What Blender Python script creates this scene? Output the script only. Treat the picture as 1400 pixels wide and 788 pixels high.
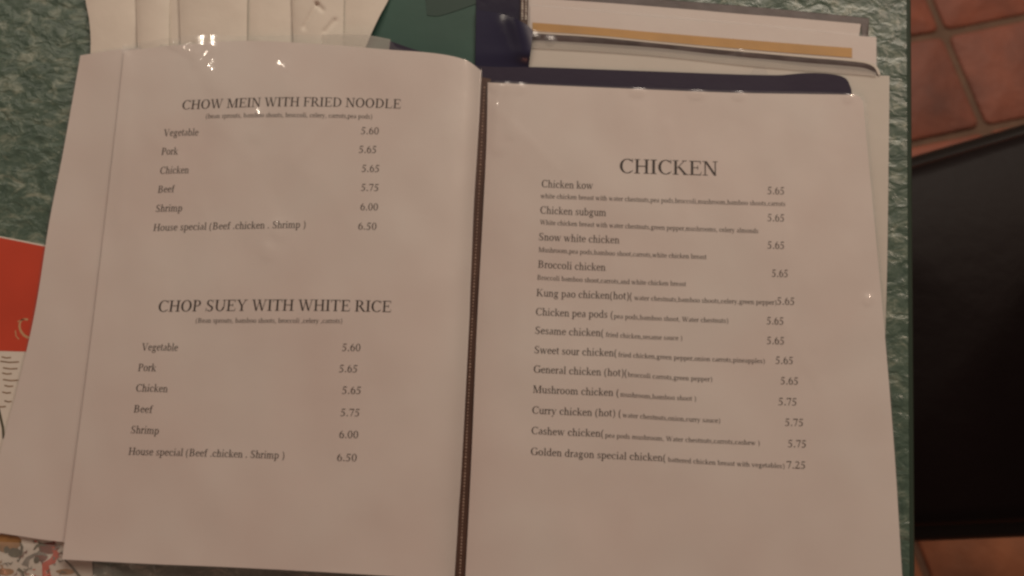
import bpy, math, random
from mathutils import Vector, noise
random.seed(7)
sc = bpy.context.scene
for o in list(bpy.data.objects):
    bpy.data.objects.remove(o)
COL = sc.collection
PI = math.pi

# ------------------------------------------------------------------ camera
TILT = math.radians(11.0)
DIST = 0.468
FPX = 1165.0                                   # focal length in pixels of the 1400 px wide photograph
CAM = Vector((0, -DIST*math.sin(TILT), DIST*math.cos(TILT)))
cd = bpy.data.cameras.new('camera')
cd.sensor_width = 36.0
cd.lens = FPX/1400*36.0
cd.clip_start = 0.01
cd.clip_end = 50
cd.dof.use_dof = True
cd.dof.focus_distance = 0.462
cd.dof.aperture_fstop = 7.0
cam = bpy.data.objects.new('camera', cd)
cam.location = CAM
cam.rotation_euler = (TILT, 0, 0)
COL.objects.link(cam)
sc.camera = cam

# ------------------------------------------------------------------ world, lamps, exposure
w = bpy.data.worlds.new('World'); sc.world = w; w.use_nodes = True
bg = w.node_tree.nodes['Background']
bg.inputs[0].default_value = (1.0, 0.72, 0.55, 1)
bg.inputs[1].default_value = 0.085

def area(name, loc, target, sx, sy, power, color):
    l = bpy.data.lights.new(name, 'AREA'); l.shape = 'RECTANGLE'; l.size = sx; l.size_y = sy
    l.energy = power; l.color = color
    o = bpy.data.objects.new(name, l); COL.objects.link(o); o.location = loc
    o.rotation_euler = (Vector(target)-Vector(loc)).to_track_quat('-Z', 'Y').to_euler()
    return o
def bulb(name, loc, r, power, color):
    l = bpy.data.lights.new(name, 'POINT'); l.energy = power; l.color = color; l.shadow_soft_size = r
    o = bpy.data.objects.new(name, l); COL.objects.link(o); o.location = loc
    return o
area('dining_room_ceiling_light', (0.45, 1.95, 1.30), (0, 0.05, 0), 2.0, 0.85, 35.0, (1.0, 0.84, 0.70))
area('warm_room_light', (-0.95, -2.0, 1.7), (0.3, -0.05, 0), 1.0, 1.0, 7.5, (1.0, 0.38, 0.27))
bulb('pendant_bulb', (-0.92, 0.97, 1.30), 0.025, 4.6, (1.0, 0.86, 0.70))
bulb('pendant_bulb', (1.45, 1.05, 1.35), 0.06, 21.0, (1.0, 0.74, 0.57))
bulb('pendant_bulb', (-1.3, -0.6, 1.25), 0.022, 3.0, (1.0, 0.80, 0.62))

sc.render.engine = 'CYCLES'
sc.cycles.use_denoising = True
sc.cycles.max_bounces = 8
sc.cycles.transparent_max_bounces = 16
sc.cycles.sample_clamp_indirect = 4
sc.cycles.caustics_reflective = False
sc.cycles.caustics_refractive = False
sc.cycles.filter_width = 2.6
sc.view_settings.view_transform = 'Standard'
sc.view_settings.look = 'None'
sc.view_settings.exposure = 0.10
sc.view_settings.gamma = 1.0
sc.view_settings.use_curve_mapping = False

# ------------------------------------------------------------------ helpers
def at(px, py, z=0.0):
    """point at height z (metres above the table top) measured off the photograph at px, py"""
    d = Vector((0, math.sin(TILT), -math.cos(TILT))) + Vector((1, 0, 0))*((px-700)/FPX) \
        + Vector((0, math.cos(TILT), math.sin(TILT)))*((394-py)/FPX)
    t = (z - CAM.z)/d.z
    return CAM + d*t
def sm(t):
    t = min(1.0, max(0.0, t)); return t*t*(3-2*t)
def lerp(a, b, t): return a+(b-a)*t
def interp(pts, x):
    if x <= pts[0][0]: return pts[0][1]
    for (a, b), (c, d) in zip(pts, pts[1:]):
        if x <= c: return b+(d-b)*(x-a)/(c-a)
    return pts[-1][1]
def smooth_poly(pts, t):
    """Catmull-Rom point at arc-length fraction t of a polyline"""
    L = [0]
    for a, b in zip(pts, pts[1:]): L.append(L[-1]+math.hypot(b[0]-a[0], b[1]-a[1]))
    s = t*L[-1]; i = 0
    while i < len(pts)-2 and s > L[i+1]: i += 1
    u = (s-L[i])/max(1e-9, L[i+1]-L[i])
    u = min(1, max(0, u))
    p1, p2 = pts[i], pts[i+1]
    if len(pts) < 3: return (lerp(p1[0], p2[0], u), lerp(p1[1], p2[1], u))
    p0 = pts[i-1] if i > 0 else (2*p1[0]-p2[0], 2*p1[1]-p2[1])
    p3 = pts[i+2] if i+2 < len(pts) else (2*p2[0]-p1[0], 2*p2[1]-p1[1])
    seg = max(1e-6, L[i+1]-L[i])
    def tang(a, b, la, lb):
        return [(b[k]-a[k])/max(1e-6, la+lb)*seg for k in (0, 1)]
    l0 = math.hypot(p1[0]-p0[0], p1[1]-p0[1]); l2 = math.hypot(p3[0]-p2[0], p3[1]-p2[1])
    m1 = tang(p0, p2, l0, seg); m2 = tang(p1, p3, seg, l2)
    u2, u3 = u*u, u*u*u
    return tuple((2*u3-3*u2+1)*p1[k]+(u3-2*u2+u)*m1[k]+(-2*u3+3*u2)*p2[k]+(u3-u2)*m2[k] for k in (0, 1))
def tag(o, label=None, cat=None, group=None, kind=None):
    if label: o['label'] = label
    if cat: o['category'] = cat
    if group: o['group'] = group
    if kind: o['kind'] = kind
    return o
def empty(name, loc, label, cat, group=None, rz=0):
    o = bpy.data.objects.new(name, None); COL.objects.link(o); o.location = loc; o.rotation_euler.z = rz
    o.empty_display_size = 0.02
    return tag(o, label, cat, group)
def mesh(name, verts, faces, mat, parent=None, smooth=True, world=True):
    me = bpy.data.meshes.new(name); me.from_pydata([tuple(v) for v in verts], [], faces); me.update()
    if smooth: me.polygons.foreach_set('use_smooth', [True]*len(me.polygons))
    if mat: me.materials.append(mat)
    o = bpy.data.objects.new(name, me); COL.objects.link(o)
    if parent:
        o.parent = parent
        if world: 
            m = parent_world(parent)
            o.matrix_parent_inverse = m.inverted()
    return o
def parent_world(p):
    from mathutils import Matrix
    m = Matrix.Translation(p.location) @ p.rotation_euler.to_matrix().to_4x4()
    if p.parent: m = parent_world(p.parent) @ p.matrix_parent_inverse @ m
    return m
def coons(top, bottom, left, right, nx, ny):
    c00, c10, c01, c11 = top[0], top[-1], bottom[0], bottom[-1]
    T = [smooth_poly(top, i/nx) for i in range(nx+1)]; B = [smooth_poly(bottom, i/nx) for i in range(nx+1)]
    Lf = [smooth_poly(left, j/ny) for j in range(ny+1)]; R = [smooth_poly(right, j/ny) for j in range(ny+1)]
    out = []
    for j in range(ny+1):
        v = j/ny; row = []
        for i in range(nx+1):
            u = i/nx
            row.append(tuple((1-v)*T[i][k]+v*B[i][k]+(1-u)*Lf[j][k]+u*R[j][k]
                - ((1-u)*(1-v)*c00[k]+u*(1-v)*c10[k]+(1-u)*v*c01[k]+u*v*c11[k]) for k in (0, 1)))
        out.append(row)
    return out
def sheet(name, parent, mat, top, bottom, zf, thick, nx=60, ny=60, left=None, right=None):
    """a closed thin sheet whose upper side follows the height function zf"""
    left = left or [top[0], bottom[0]]; right = right or [top[-1], bottom[-1]]
    left = [top[0]]+list(left[1:-1])+[bottom[0]]; right = [top[-1]]+list(right[1:-1])+[bottom[-1]]
    g = coons(top, bottom, left, right, nx, ny)
    V = []; F = []
    for row in g:
        for (x, y) in row: V.append(at(x, y, zf(x, y)))
    n = len(V)
    for v in V[:n]: V.append(v-Vector((0, 0, thick)))
    W = nx+1
    for j in range(ny):
        for i in range(nx):
            a = j*W+i
            F.append((a, a+W, a+W+1, a+1))
            F.append((n+a, n+a+1, n+a+W+1, n+a+W))
    per = list(range(nx+1))+[j*W+nx for j in range(1, ny+1)]+[ny*W+i for i in range(nx-1, -1, -1)]+[j*W for j in range(ny-1, 0, -1)]
    b = len(V); m_ = len(per)                             # the rim has vertices of its own, so the edge stays crisp
    for k in per: V.append(V[k])
    for k in per: V.append(V[n+k])
    for k in range(m_):
        F.append((b+k, b+(k+1) % m_, b+m_+(k+1) % m_, b+m_+k))
    o = mesh(name, V, F, mat, parent)
    return o
def film(name, parent, mat, top, bottom, zf, nx, ny, left=None, right=None):
    left = left or [top[0], bottom[0]]; right = right or [top[-1], bottom[-1]]
    left = [top[0]]+list(left[1:-1])+[bottom[0]]; right = [top[-1]]+list(right[1:-1])+[bottom[-1]]
    g = coons(top, bottom, left, right, nx, ny)
    V = [at(x, y, zf(x, y)) for row in g for (x, y) in row]
    W = nx+1
    F = [(j*W+i, j*W+i+W, j*W+i+W+1, j*W+i+1) for j in range(ny) for i in range(nx)]
    return mesh(name, V, F, mat, parent)

# ------------------------------------------------------------------ materials
def mat(name, col, rough=0.6, bump=0.0, bscale=50, var=0.0, vscale=8, spec=0.5, coat=0.0, col2=None):
    m = bpy.data.materials.new(name); m.use_nodes = True
    nt = m.node_tree; b = nt.nodes['Principled BSDF']
    b.inputs['Base Color'].default_value = (*col, 1); b.inputs['Roughness'].default_value = rough
    b.inputs['Specular IOR Level'].default_value = spec
    b.inputs['Coat Weight'].default_value = coat; b.inputs['Coat Roughness'].default_value = 0.12
    if var or bump:
        tc = nt.nodes.new('ShaderNodeTexCoord')
    if var:
        nz = nt.nodes.new('ShaderNodeTexNoise'); nz.inputs['Scale'].default_value = vscale; nz.inputs['Detail'].default_value = 4
        nt.links.new(tc.outputs['Object'], nz.inputs['Vector'])
        mx = nt.nodes.new('ShaderNodeValToRGB')
        c2 = col2 or tuple(c*(1-var) for c in col)
        mx.color_ramp.elements[0].position = 0.3; mx.color_ramp.elements[1].position = 0.7
        mx.color_ramp.elements[0].color = (*c2, 1); mx.color_ramp.elements[1].color = (*col, 1)
        nt.links.new(nz.outputs['Fac'], mx.inputs['Fac']); nt.links.new(mx.outputs['Color'], b.inputs['Base Color'])
    if bump:
        n2 = nt.nodes.new('ShaderNodeTexNoise'); n2.inputs['Scale'].default_value = bscale; n2.inputs['Detail'].default_value = 5
        bp = nt.nodes.new('ShaderNodeBump'); bp.inputs['Strength'].default_value = 1.0; bp.inputs['Distance'].default_value = bump
        nt.links.new(tc.outputs['Object'], n2.inputs['Vector']); nt.links.new(n2.outputs['Fac'], bp.inputs['Height'])
        nt.links.new(bp.outputs['Normal'], b.inputs['Normal'])
    return m
def film_mat(name, rough=0.08, tint=(1, 1, 1), bump=0.0008, bscale=22, haze=0.0):
    m = bpy.data.materials.new(name); m.use_nodes = True
    nt = m.node_tree; nt.nodes.clear(); N = nt.nodes.new; L = nt.links.new
    out = N('ShaderNodeOutputMaterial'); mix = N('ShaderNodeMixShader'); tr = N('ShaderNodeBsdfTransparent')
    gl = N('ShaderNodeBsdfGlossy'); 
    ge = N('ShaderNodeNewGeometry'); dp = N('ShaderNodeVectorMath'); dp.operation = 'DOT_PRODUCT'
    L(ge.outputs['Normal'], dp.inputs[0]); L(ge.outputs['Incoming'], dp.inputs[1])
    ab = N('ShaderNodeMath'); ab.operation = 'ABSOLUTE'; L(dp.outputs['Value'], ab.inputs[0])
    om = N('ShaderNodeMath'); om.operation = 'SUBTRACT'; om.inputs[0].default_value = 1; L(ab.outputs[0], om.inputs[1])
    pw = N('ShaderNodeMath'); pw.operation = 'POWER'; L(om.outputs[0], pw.inputs[0]); pw.inputs[1].default_value = 5
    fr = N('ShaderNodeMath'); fr.operation = 'MULTIPLY_ADD'; L(pw.outputs[0], fr.inputs[0]); fr.inputs[1].default_value = 0.91; fr.inputs[2].default_value = 0.09
    tr.inputs[0].default_value = (*tint, 1); gl.inputs['Roughness'].default_value = rough
    tc = N('ShaderNodeTexCoord'); nz = N('ShaderNodeTexNoise'); nz.inputs['Scale'].default_value = bscale; nz.inputs['Detail'].default_value = 3
    bp = N('ShaderNodeBump'); bp.inputs['Distance'].default_value = bump
    L(tc.outputs['Object'], nz.inputs['Vector']); L(nz.outputs['Fac'], bp.inputs['Height']); L(bp.outputs['Normal'], gl.inputs['Normal'])
    base = tr.outputs[0]
    if haze:
        df = N('ShaderNodeBsdfDiffuse'); df.inputs[0].default_value = (0.7, 0.68, 0.62, 1)
        m0 = N('ShaderNodeMixShader'); m0.inputs[0].default_value = haze
        L(tr.outputs[0], m0.inputs[1]); L(df.outputs[0], m0.inputs[2]); base = m0.outputs[0]
    g2 = N('ShaderNodeBsdfGlossy'); g2.inputs['Roughness'].default_value = 0.42; gm = N('ShaderNodeMixShader'); gm.inputs[0].default_value = 0.6
    L(bp.outputs['Normal'], g2.inputs['Normal']); L(gl.outputs[0], gm.inputs[1]); L(g2.outputs[0], gm.inputs[2])
    L(fr.outputs[0], mix.inputs[0]); L(base, mix.inputs[1]); L(gm.outputs[0], mix.inputs[2]); L(mix.outputs[0], out.inputs[0])
    return m
M_paper = mat('white_paper', (0.73, 0.69, 0.645), 0.75, bump=0.0005, bscale=16, var=0.035, vscale=14, spec=0.2, col2=(0.70, 0.625, 0.58))
M_paper2 = mat('cream_paper', (0.66, 0.63, 0.56), 0.75, bump=0.0003, bscale=30, var=0.05, vscale=30, spec=0.2)
M_napkin = mat('napkin_paper', (0.72, 0.68, 0.60), 0.9, bump=0.0006, bscale=45, var=0.06, vscale=40, spec=0.1)
M_ink = mat('black_ink', (0.035, 0.025, 0.02), 0.7, spec=0.2)
M_navy = mat('navy_vinyl', (0.020, 0.018, 0.042), 0.27, bump=0.0002, bscale=120, spec=0.5)
M_flap = mat('glossy_navy_vinyl', (0.020, 0.020, 0.055), 0.25, bump=0.0001, bscale=90, spec=0.8)
M_cover = mat('matt_navy_cover', (0.024, 0.017, 0.040), 0.6, bump=0.0002, bscale=120, spec=0.3)
M_seam = mat('brown_binding', (0.085, 0.045, 0.032), 0.45, var=0.3, vscale=40)
M_stitch = mat('stitch_thread', (0.30, 0.21, 0.16), 0.5)
M_green_card = mat('green_vinyl_lining', (0.028, 0.095, 0.072), 0.55, bump=0.0002, bscale=60, var=0.25, vscale=14)
M_green_shade = mat('painted_green_shade', (0.020, 0.055, 0.043), 0.6)  # darker green for the shade painted on the lining
M_yellow = mat('yellow_print', (0.56, 0.30, 0.055), 0.6, var=0.18, vscale=50)
M_grey_edge = mat('cloudy_plastic_edge', (0.11, 0.085, 0.082), 0.3, bump=0.0005, bscale=60, var=0.45, vscale=60)
M_film = film_mat('clear_sleeve_film', 0.07)
M_film_c = film_mat('clear_sleeve_film_cloudy', 0.15, tint=(0.85, 0.83, 0.8), haze=0.35)
M_film_h = film_mat('hazy_sleeve_film', 0.10, haze=0.14)
M_red = mat('red_print', (0.56, 0.065, 0.030), 0.45, var=0.12, vscale=30)
M_orange = mat('ochre_print', (0.38, 0.20, 0.07), 0.5, var=0.4, vscale=160)
M_text_brown = mat('brown_print', (0.30, 0.19, 0.11), 0.5, var=0.4, vscale=300)
M_leaf = mat('olive_print', (0.10, 0.10, 0.06), 0.5, var=0.5, vscale=200)
M_grey_p = mat('grey_print', (0.25, 0.24, 0.21), 0.5, var=0.5, vscale=200)
M_gold = mat('pale_gold_print', (0.50, 0.30, 0.16), 0.5)
M_darkred = mat('dark_red_print', (0.20, 0.035, 0.02), 0.5, var=0.5, vscale=250)
M_chair_v = mat('black_chair_vinyl', (0.006, 0.0028, 0.0028), 0.5, bump=0.0006, bscale=60, spec=0.13)
M_chair_w = mat('dark_chair_wood', (0.006, 0.0035, 0.0025), 0.5, spec=0.25)

def table_mat():
    m = bpy.data.materials.new('green_marbled_laminate'); m.use_nodes = True
    nt = m.node_tree; b = nt.nodes['Principled BSDF']; N = nt.nodes.new; L = nt.links.new
    tc = N('ShaderNodeTexCoord')
    mp = N('ShaderNodeMapping'); mp.inputs['Scale'].default_value = (17, 23, 20); mp.inputs['Rotation'].default_value = (0, 0, 0.35)
    L(tc.outputs['Object'], mp.inputs['Vector'])
    n1 = N('ShaderNodeTexNoise'); n1.inputs['Scale'].default_value = 4.6; n1.inputs['Detail'].default_value = 9; n1.inputs['Roughness'].default_value = 0.72; n1.inputs['Distortion'].default_value = 0.7
    L(mp.outputs[0], n1.inputs['Vector'])
    r = N('ShaderNodeValToRGB'); e = r.color_ramp.elements
    e[0].position = 0.30; e[0].color = (0.036, 0.074, 0.056, 1); e[1].position = 0.72; e[1].color = (0.33, 0.37, 0.29, 1)
    k = e.new(0.52); k.color = (0.080, 0.130, 0.098, 1)
    L(n1.outputs['Fac'], r.inputs['Fac']); L(r.outputs[0], b.inputs['Base Color'])
    n2 = N('ShaderNodeTexNoise'); n2.inputs['Scale'].default_value = 5.5; n2.inputs['Detail'].default_value = 3; n2.inputs['Distortion'].default_value = 0.5
    L(mp.outputs[0], n2.inputs['Vector'])
    bp = N('ShaderNodeBump'); bp.inputs['Distance'].default_value = 0.0017; bp.inputs['Strength'].default_value = 1.0
    L(n2.outputs['Fac'], bp.inputs['Height']); L(bp.outputs[0], b.inputs['Normal'])
    b.inputs['Roughness'].default_value = 0.36; b.inputs['Specular IOR Level'].default_value = 0.85
    return m
M_table = table_mat()
M_edge = mat('dark_green_edge_band', (0.030, 0.052, 0.036), 0.5)
def tile_mat(i, c):
    return mat('terracotta_%s' % ('a', 'b', 'c', 'd')[i], c, 0.65, bump=0.005, bscale=22, var=0.4, vscale=13, col2=tuple(k*f for k, f in zip(c, (0.50, 0.55, 0.62))))
M_tiles = [tile_mat(i, c) for i, c in enumerate([(0.33, 0.088, 0.043), (0.29, 0.080, 0.041), (0.34, 0.130, 0.060), (0.26, 0.080, 0.046)])]
M_grout = mat('grey_grout', (0.17, 0.098, 0.062), 0.85, bump=0.002, bscale=40, var=0.35, vscale=30)

# ------------------------------------------------------------------ floor of terracotta tiles
FZ = -0.74
def floor_sheet():
    s = 1.6
    V = [(-s, -s, FZ-0.0035), (s, -s, FZ-0.0035), (s, s, FZ-0.0035), (-s, s, FZ-0.0035)]
    o = mesh('floor', V, [(0, 1, 2, 3)], M_grout, None, smooth=False)
    return tag(o, 'grey grouted restaurant floor under the table and chair', None, None, 'structure')
FLOOR = floor_sheet()
O = at(1291, 46, FZ); A = (at(1402, 26, FZ)-O).normalized()*0.162; B_ = (at(1352, 190, FZ)-O)
B_ = B_.normalized()*0.160
def tile_corner(i, j):
    r = random.Random(i*131+j*17)
    w_ = 0.0 if (i, j) in ((0, 0), (0, 1)) else 0.006
    return O+A*i+B_*j+Vector((r.uniform(-w_, w_), r.uniform(-w_, w_), 0))
for i in range(-9, 5):
    for j in range(-3, 8):
        c = [tile_corner(i, j), tile_corner(i, j+1), tile_corner(i+1, j+1), tile_corner(i+1, j)]
        cen = sum(c, Vector())/4
        if abs(cen.x) > 1.45 or abs(cen.y) > 1.4: continue
        ring = []
        for k in range(4):                                # rounded outline, set back for the joint
            p, q, n_ = c[k-1], c[k], c[(k+1) % 4]
            u1 = (p-q).normalized(); u2 = (n_-q).normalized()
            q = q+(u1+u2)*0.0055
            for t in (0.0, 0.5, 1.0):
                ring.append(q+(u1*(1-t)+u2*t)*0.009-(u1+u2)*0.004*(0.5 if t == 0.5 else 0))
        n = len(ring); dz = random.uniform(-0.0015, 0.0015)
        V = [Vector((p.x, p.y, FZ-0.008)) for p in ring]+[Vector((p.x, p.y, FZ-0.0018+dz)) for p in ring]
        V += [Vector((lerp(p.x, cen.x, 0.05), lerp(p.y, cen.y, 0.05), FZ+dz)) for p in ring]+[Vector((cen.x, cen.y, FZ+dz+0.0006))]
        F = [(k, (k+1) % n, n+(k+1) % n, n+k) for k in range(n)]+[(n+k, n+(k+1) % n, 2*n+(k+1) % n, 2*n+k) for k in range(n)]
        F += [(2*n+k, 2*n+(k+1) % n, 3*n) for k in range(n)]
        mesh('floor_tile', V, F, random.choice(M_tiles), FLOOR)

# ------------------------------------------------------------------ table
e0, e1 = at(1250, 0, -0.004), at(1256, 788, -0.004)
ey = (e0-e1).normalized(); ex = Vector((ey.y, -ey.x, 0))
TB = empty('table', (e1.x-0.45, e1.y, FZ), 'green marbled restaurant table with dark edge holding the open menus', 'table', rz=math.atan2(ey.y, ey.x)-PI/2)
def tpt(a, b, z): return Vector((e1.x, e1.y, 0))+ex*a+ey*b+Vector((0, 0, z))
def prism_profile(profile, b0, b1, name, m, parent, seg=1):
    V = []; n = len(profile)
    for s in range(seg+1):
        b = lerp(b0, b1, s/seg)
        for (a, z) in profile: V.append(tpt(a, b, z))
    F = []
    for s in range(seg):
        for k in range(n):
            F.append((s*n+k, s*n+(k+1) % n, (s+1)*n+(k+1) % n, (s+1)*n+k))
    F.append(tuple(range(n-1, -1, -1))); F.append(tuple(seg*n+k for k in range(n)))
    o = mesh(name, V, F, m, parent, smooth=False)
    return o
TW = 0.86
prism_profile([(-0.0065, 0), (-0.0065, -0.028), (-TW, -0.028), (-TW, 0)], -0.25, 0.75, 'table_top', M_table, TB)
band = [(-0.0062, -0.028)]
for k in range(9):
    a = -PI/2+PI*k/8
    band.append((-0.006+0.006*math.cos(a), -0.0143+0.0135*math.sin(a)))
prism_profile(band, -0.25, 0.75, 'edge_band', M_edge, TB)
def cyl(name, base, top, r0, r1, m, parent, n=20):
    base, top = Vector(base), Vector(top); ax = (top-base).normalized()
    u = ax.orthogonal().normalized(); v = ax.cross(u)
    V = []
    for c, r in ((base, r0), (top, r1)):
        for k in range(n): V.append(c+(u*math.cos(2*PI*k/n)+v*math.sin(2*PI*k/n))*r)
    F = [(k, (k+1) % n, n+(k+1) % n, n+k) for k in range(n)]+[tuple(range(n-1, -1, -1)), tuple(range(n, 2*n))]
    return mesh(name, V, F, m, parent, smooth=False)
tc0 = tpt(-0.43, 0.25, 0)
cyl('pedestal', (tc0.x, tc0.y, FZ+0.03), (tc0.x, tc0.y, -0.028), 0.035, 0.035, M_chair_w, TB)
cyl('base_plate', (tc0.x, tc0.y, FZ+0.001), (tc0.x, tc0.y, FZ+0.03), 0.25, 0.22, M_chair_w, TB, 32)

# ------------------------------------------------------------------ chair beside the table
SZ = -0.29
cA, cB_, cC, cD = at(1060, 262, SZ), at(1590, 108, SZ), at(1610, 730, SZ), at(1070, 752, SZ)
ch_c = (cA+cB_+cC+cD)/4
CH = empty('chair', (ch_c.x, ch_c.y, FZ), 'black padded restaurant chair pushed up beside the green table edge', 'chair')
def slab(name, corners, z0, z1, m, parent, inset=0.0, rnd=0.012, dome=0.0, n=6):
    """rounded cushion-like slab between z0 and z1"""
    cen = sum(corners, Vector())/4
    outl = []
    for k in range(4):
        p, q, r_ = corners[k-1], corners[k], corners[(k+1) % 4]
        u1 = (p-q).normalized(); u2 = (r_-q).normalized()
        q = q+(u1+u2)*inset
        R = rnd*2
        for t in range(n+1):
            s = t/n
            outl.append(q+u1*R*(1-s)**2+u2*R*s**2)
    N_ = len(outl); V = []; rows = []
    H = z1-z0
    for (ins, zz) in ((0, z0), (0, z0+H*0.55), (0.006, z0+H*0.85), (0.02, z1), ):
        for p in outl:
            d = (cen-p); d.z = 0
            q = p+d.normalized()*ins
            V.append(Vector((q.x, q.y, zz)))
        rows.append(1)
    for f, zz in ((0.55, z1+dome*0.7), (0.8, z1+dome)):
        for p in outl:
            q = p.lerp(cen, f); V.append(Vector((q.x, q.y, zz)))
        rows.append(1)
    V.append(Vector((cen.x, cen.y, z1+dome)))
    F = []
    for r in range(len(rows)-1):
        for k in range(N_): F.append((r*N_+k, r*N_+(k+1) % N_, (r+1)*N_+(k+1) % N_, (r+1)*N_+k))
    r = (len(rows)-1)*N_
    for k in range(N_): F.append((r+k, r+(k+1) % N_, len(V)-1))
    F.append(tuple(range(N_-1, -1, -1)))
    return mesh(name, V, F, m, parent)
crn = [Vector((c.x, c.y, 0)) for c in (cA, cD, cC, cB_)]
slab('seat_frame', crn, SZ-0.045, SZ-0.002, M_chair_w, CH, 0.0, 0.01)
slab('seat', crn, SZ-0.01, SZ+0.028, M_chair_v, CH, 0.016, 0.02, 0.012)
for k, q in enumerate(crn):
    d = (ch_c-q); d.z = 0; q2 = q+d.normalized()*0.035
    cyl('leg', (q2.x-d.normalized().x*0.02, q2.y-d.normalized().y*0.02, FZ+0.0), (q2.x, q2.y, SZ-0.04), 0.012, 0.016, M_chair_w, CH, 10)
bk = [(cB_.x-0.03, cB_.y-0.03), (cC.x-0.03, cC.y+0.03)]
for (x, y) in bk:
    cyl('back_post', (x, y, SZ-0.02), (x+0.06, y, SZ+0.40), 0.014, 0.012, M_chair_w, CH, 10)
V = []; F = []
for s in range(9):
    t = s/8; y = lerp(bk[0][1], bk[1][1], t); bow = 0.02*math.sin(PI*t)
    for (dx, z) in ((0.022, 0.16), (0.034, 0.17), (0.058, 0.40), (0.046, 0.41), (0.040, 0.28)):
        V.append(Vector((bk[0][0]+dx+bow, y, SZ+z)))
for s in range(8):
    for k in range(5): F.append((s*5+k, s*5+(k+1) % 5, (s+1)*5+(k+1) % 5, (s+1)*5+k))
F += [(4, 3, 2, 1, 0), tuple(40+k for k in range(5))]
mesh('backrest', V, F, M_chair_v, CH)

# ------------------------------------------------------------------ printed paper placemat at the left
def flat_print(name, parent, m, pts, z):
    """thin printed patch lying on paper"""
    V = [at(x, y, z) for x, y in pts]; n = len(V)
    V += [v-Vector((0, 0, 0.00005)) for v in V]
    F = [tuple(range(n-1, -1, -1)), tuple(range(n, 2*n))]+[(k, (k+1) % n, n+(k+1) % n, n+k) for k in range(n)]
    return mesh(name, V, F, m, parent, smooth=False)
pm = at(0, 560, 0)
PM = empty('paper_placemat', (pm.x, pm.y, 0.0002), 'paper placemat with red top and printed animals sticking out left of the open menu', 'placemat')
mat_paper = sheet('paper', PM, M_paper2, [(-130, 300), (0, 323), (110, 345)], [(-150, 830), (0, 832), (128, 822)], lambda x, y: 0.0009, 0.0003, 12, 20)
def strip(pts, wd):
    L_, R_ = [], []
    for k, (x, y) in enumerate(pts):
        a = pts[max(0, k-1)]; b = pts[min(len(pts)-1, k+1)]
        d = math.hypot(b[0]-a[0], b[1]-a[1]); nx_, ny_ = -(b[1]-a[1])/d, (b[0]-a[0])/d
        ww = wd[k]/2 if isinstance(wd, (list, tuple)) else wd/2
        L_.append((x+nx_*ww, y+ny_*ww)); R_.append((x-nx_*ww, y-ny_*ww))
    return L_+R_[::-1]
PMP = PM
def prt(name, m, pts, lay=0): return flat_print(name, PMP, m, pts, 0.00098+lay*0.00003)
prt('red_header', M_red, [(-129, 302), (0, 325), (109, 347), (120, 483), (0, 480), (-136, 478)])
# the pale looped emblem printed on the red header
loop = [(38-11*math.sin(t)*1.0-3*math.cos(t), 449-13*math.cos(t)) for t in [k*0.33 for k in range(-1, 15)]]
prt('emblem', M_gold, strip(loop, [1.2+2.2*abs(math.sin(k*0.2)) for k in range(len(loop))]), 1)
prt('emblem', M_gold, strip([(24, 440), (31, 437), (38, 438)], 1.4), 1)
prt('emblem', M_gold, strip([(21, 452), (22, 460), (26, 464)], 1.4), 1)
for k, (x0, x1, y) in enumerate([(2, 15, 489), (0, 26, 495), (4, 24, 504), (3, 16, 511), (4, 25, 520), (6, 18, 528), (3, 15, 537), (6, 16, 549), (-6, 8, 556)]):
    prt('printed_text', M_text_brown, strip([(x0, y-1), ((x0+x1)/2, y+.6), (x1, y)], 1.7), 0)
prt('printed_border', M_leaf, strip([(-3, 555), (0, 568), (4, 585), (5, 600)], 3.5), 0)
# printed animals at the foot of the mat
blob = lambda cx, cy, rx, ry, n=18, s=0: [(cx+rx*math.cos(2*PI*k/n)*(1+0.22*noise.noise(Vector((k*1.3, s*3.1, 0)))), cy+ry*math.sin(2*PI*k/n)*(1+0.25*noise.noise(Vector((s*2.3, k*1.7, 4))))) for k in range(n)]
for args in [('printed_animal', M_orange, blob(8, 742, 22, 13, s=1), 0), ('printed_animal', M_orange, blob(6, 782, 14, 5, s=2), 0),
             ('printed_leaf', M_leaf, blob(20, 756, 9, 7, s=3), 1), ('printed_leaf', M_leaf, strip([(27, 740), (30, 748), (29, 760), (25, 768)], [1, 4, 3, 1]), 1),
             ('printed_leaf', M_leaf, blob(9, 752, 4, 5, s=8), 2),
             ('printed_animal', M_darkred, blob(67, 750, 14, 8, s=4), 0), ('printed_animal', M_darkred, blob(56, 762, 9, 6, s=5), 0),
             ('printed_animal', M_red, strip([(72, 748), (77, 757), (72, 767), (62, 772), (64, 790), (66, 800)], [3, 8, 9, 10, 12, 12]), 1),
             ('printed_leaf', M_grey_p, strip([(34, 774), (38, 764), (48, 758), (58, 757), (64, 760)], [10, 6, 4, 4, 2]), 2),
             ('printed_leaf', M_leaf, strip([(24, 778), (31, 783), (33, 795)], [5, 4, 3]), 0),
             ('printed_leaf', M_leaf, blob(50, 766, 4, 5, s=6), 2), ('printed_leaf', M_orange, blob(90, 782, 13, 4, s=7), 0),
             ('printed_leaf', M_leaf, strip([(46, 752), (50, 747), (56, 744), (62, 746)], [2, 4, 4, 2]), 3),
             ('printed_leaf', M_leaf, strip([(88, 765), (97, 774), (110, 790)], [2, 3, 4]), 3)]:
    prt(*args)

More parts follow.
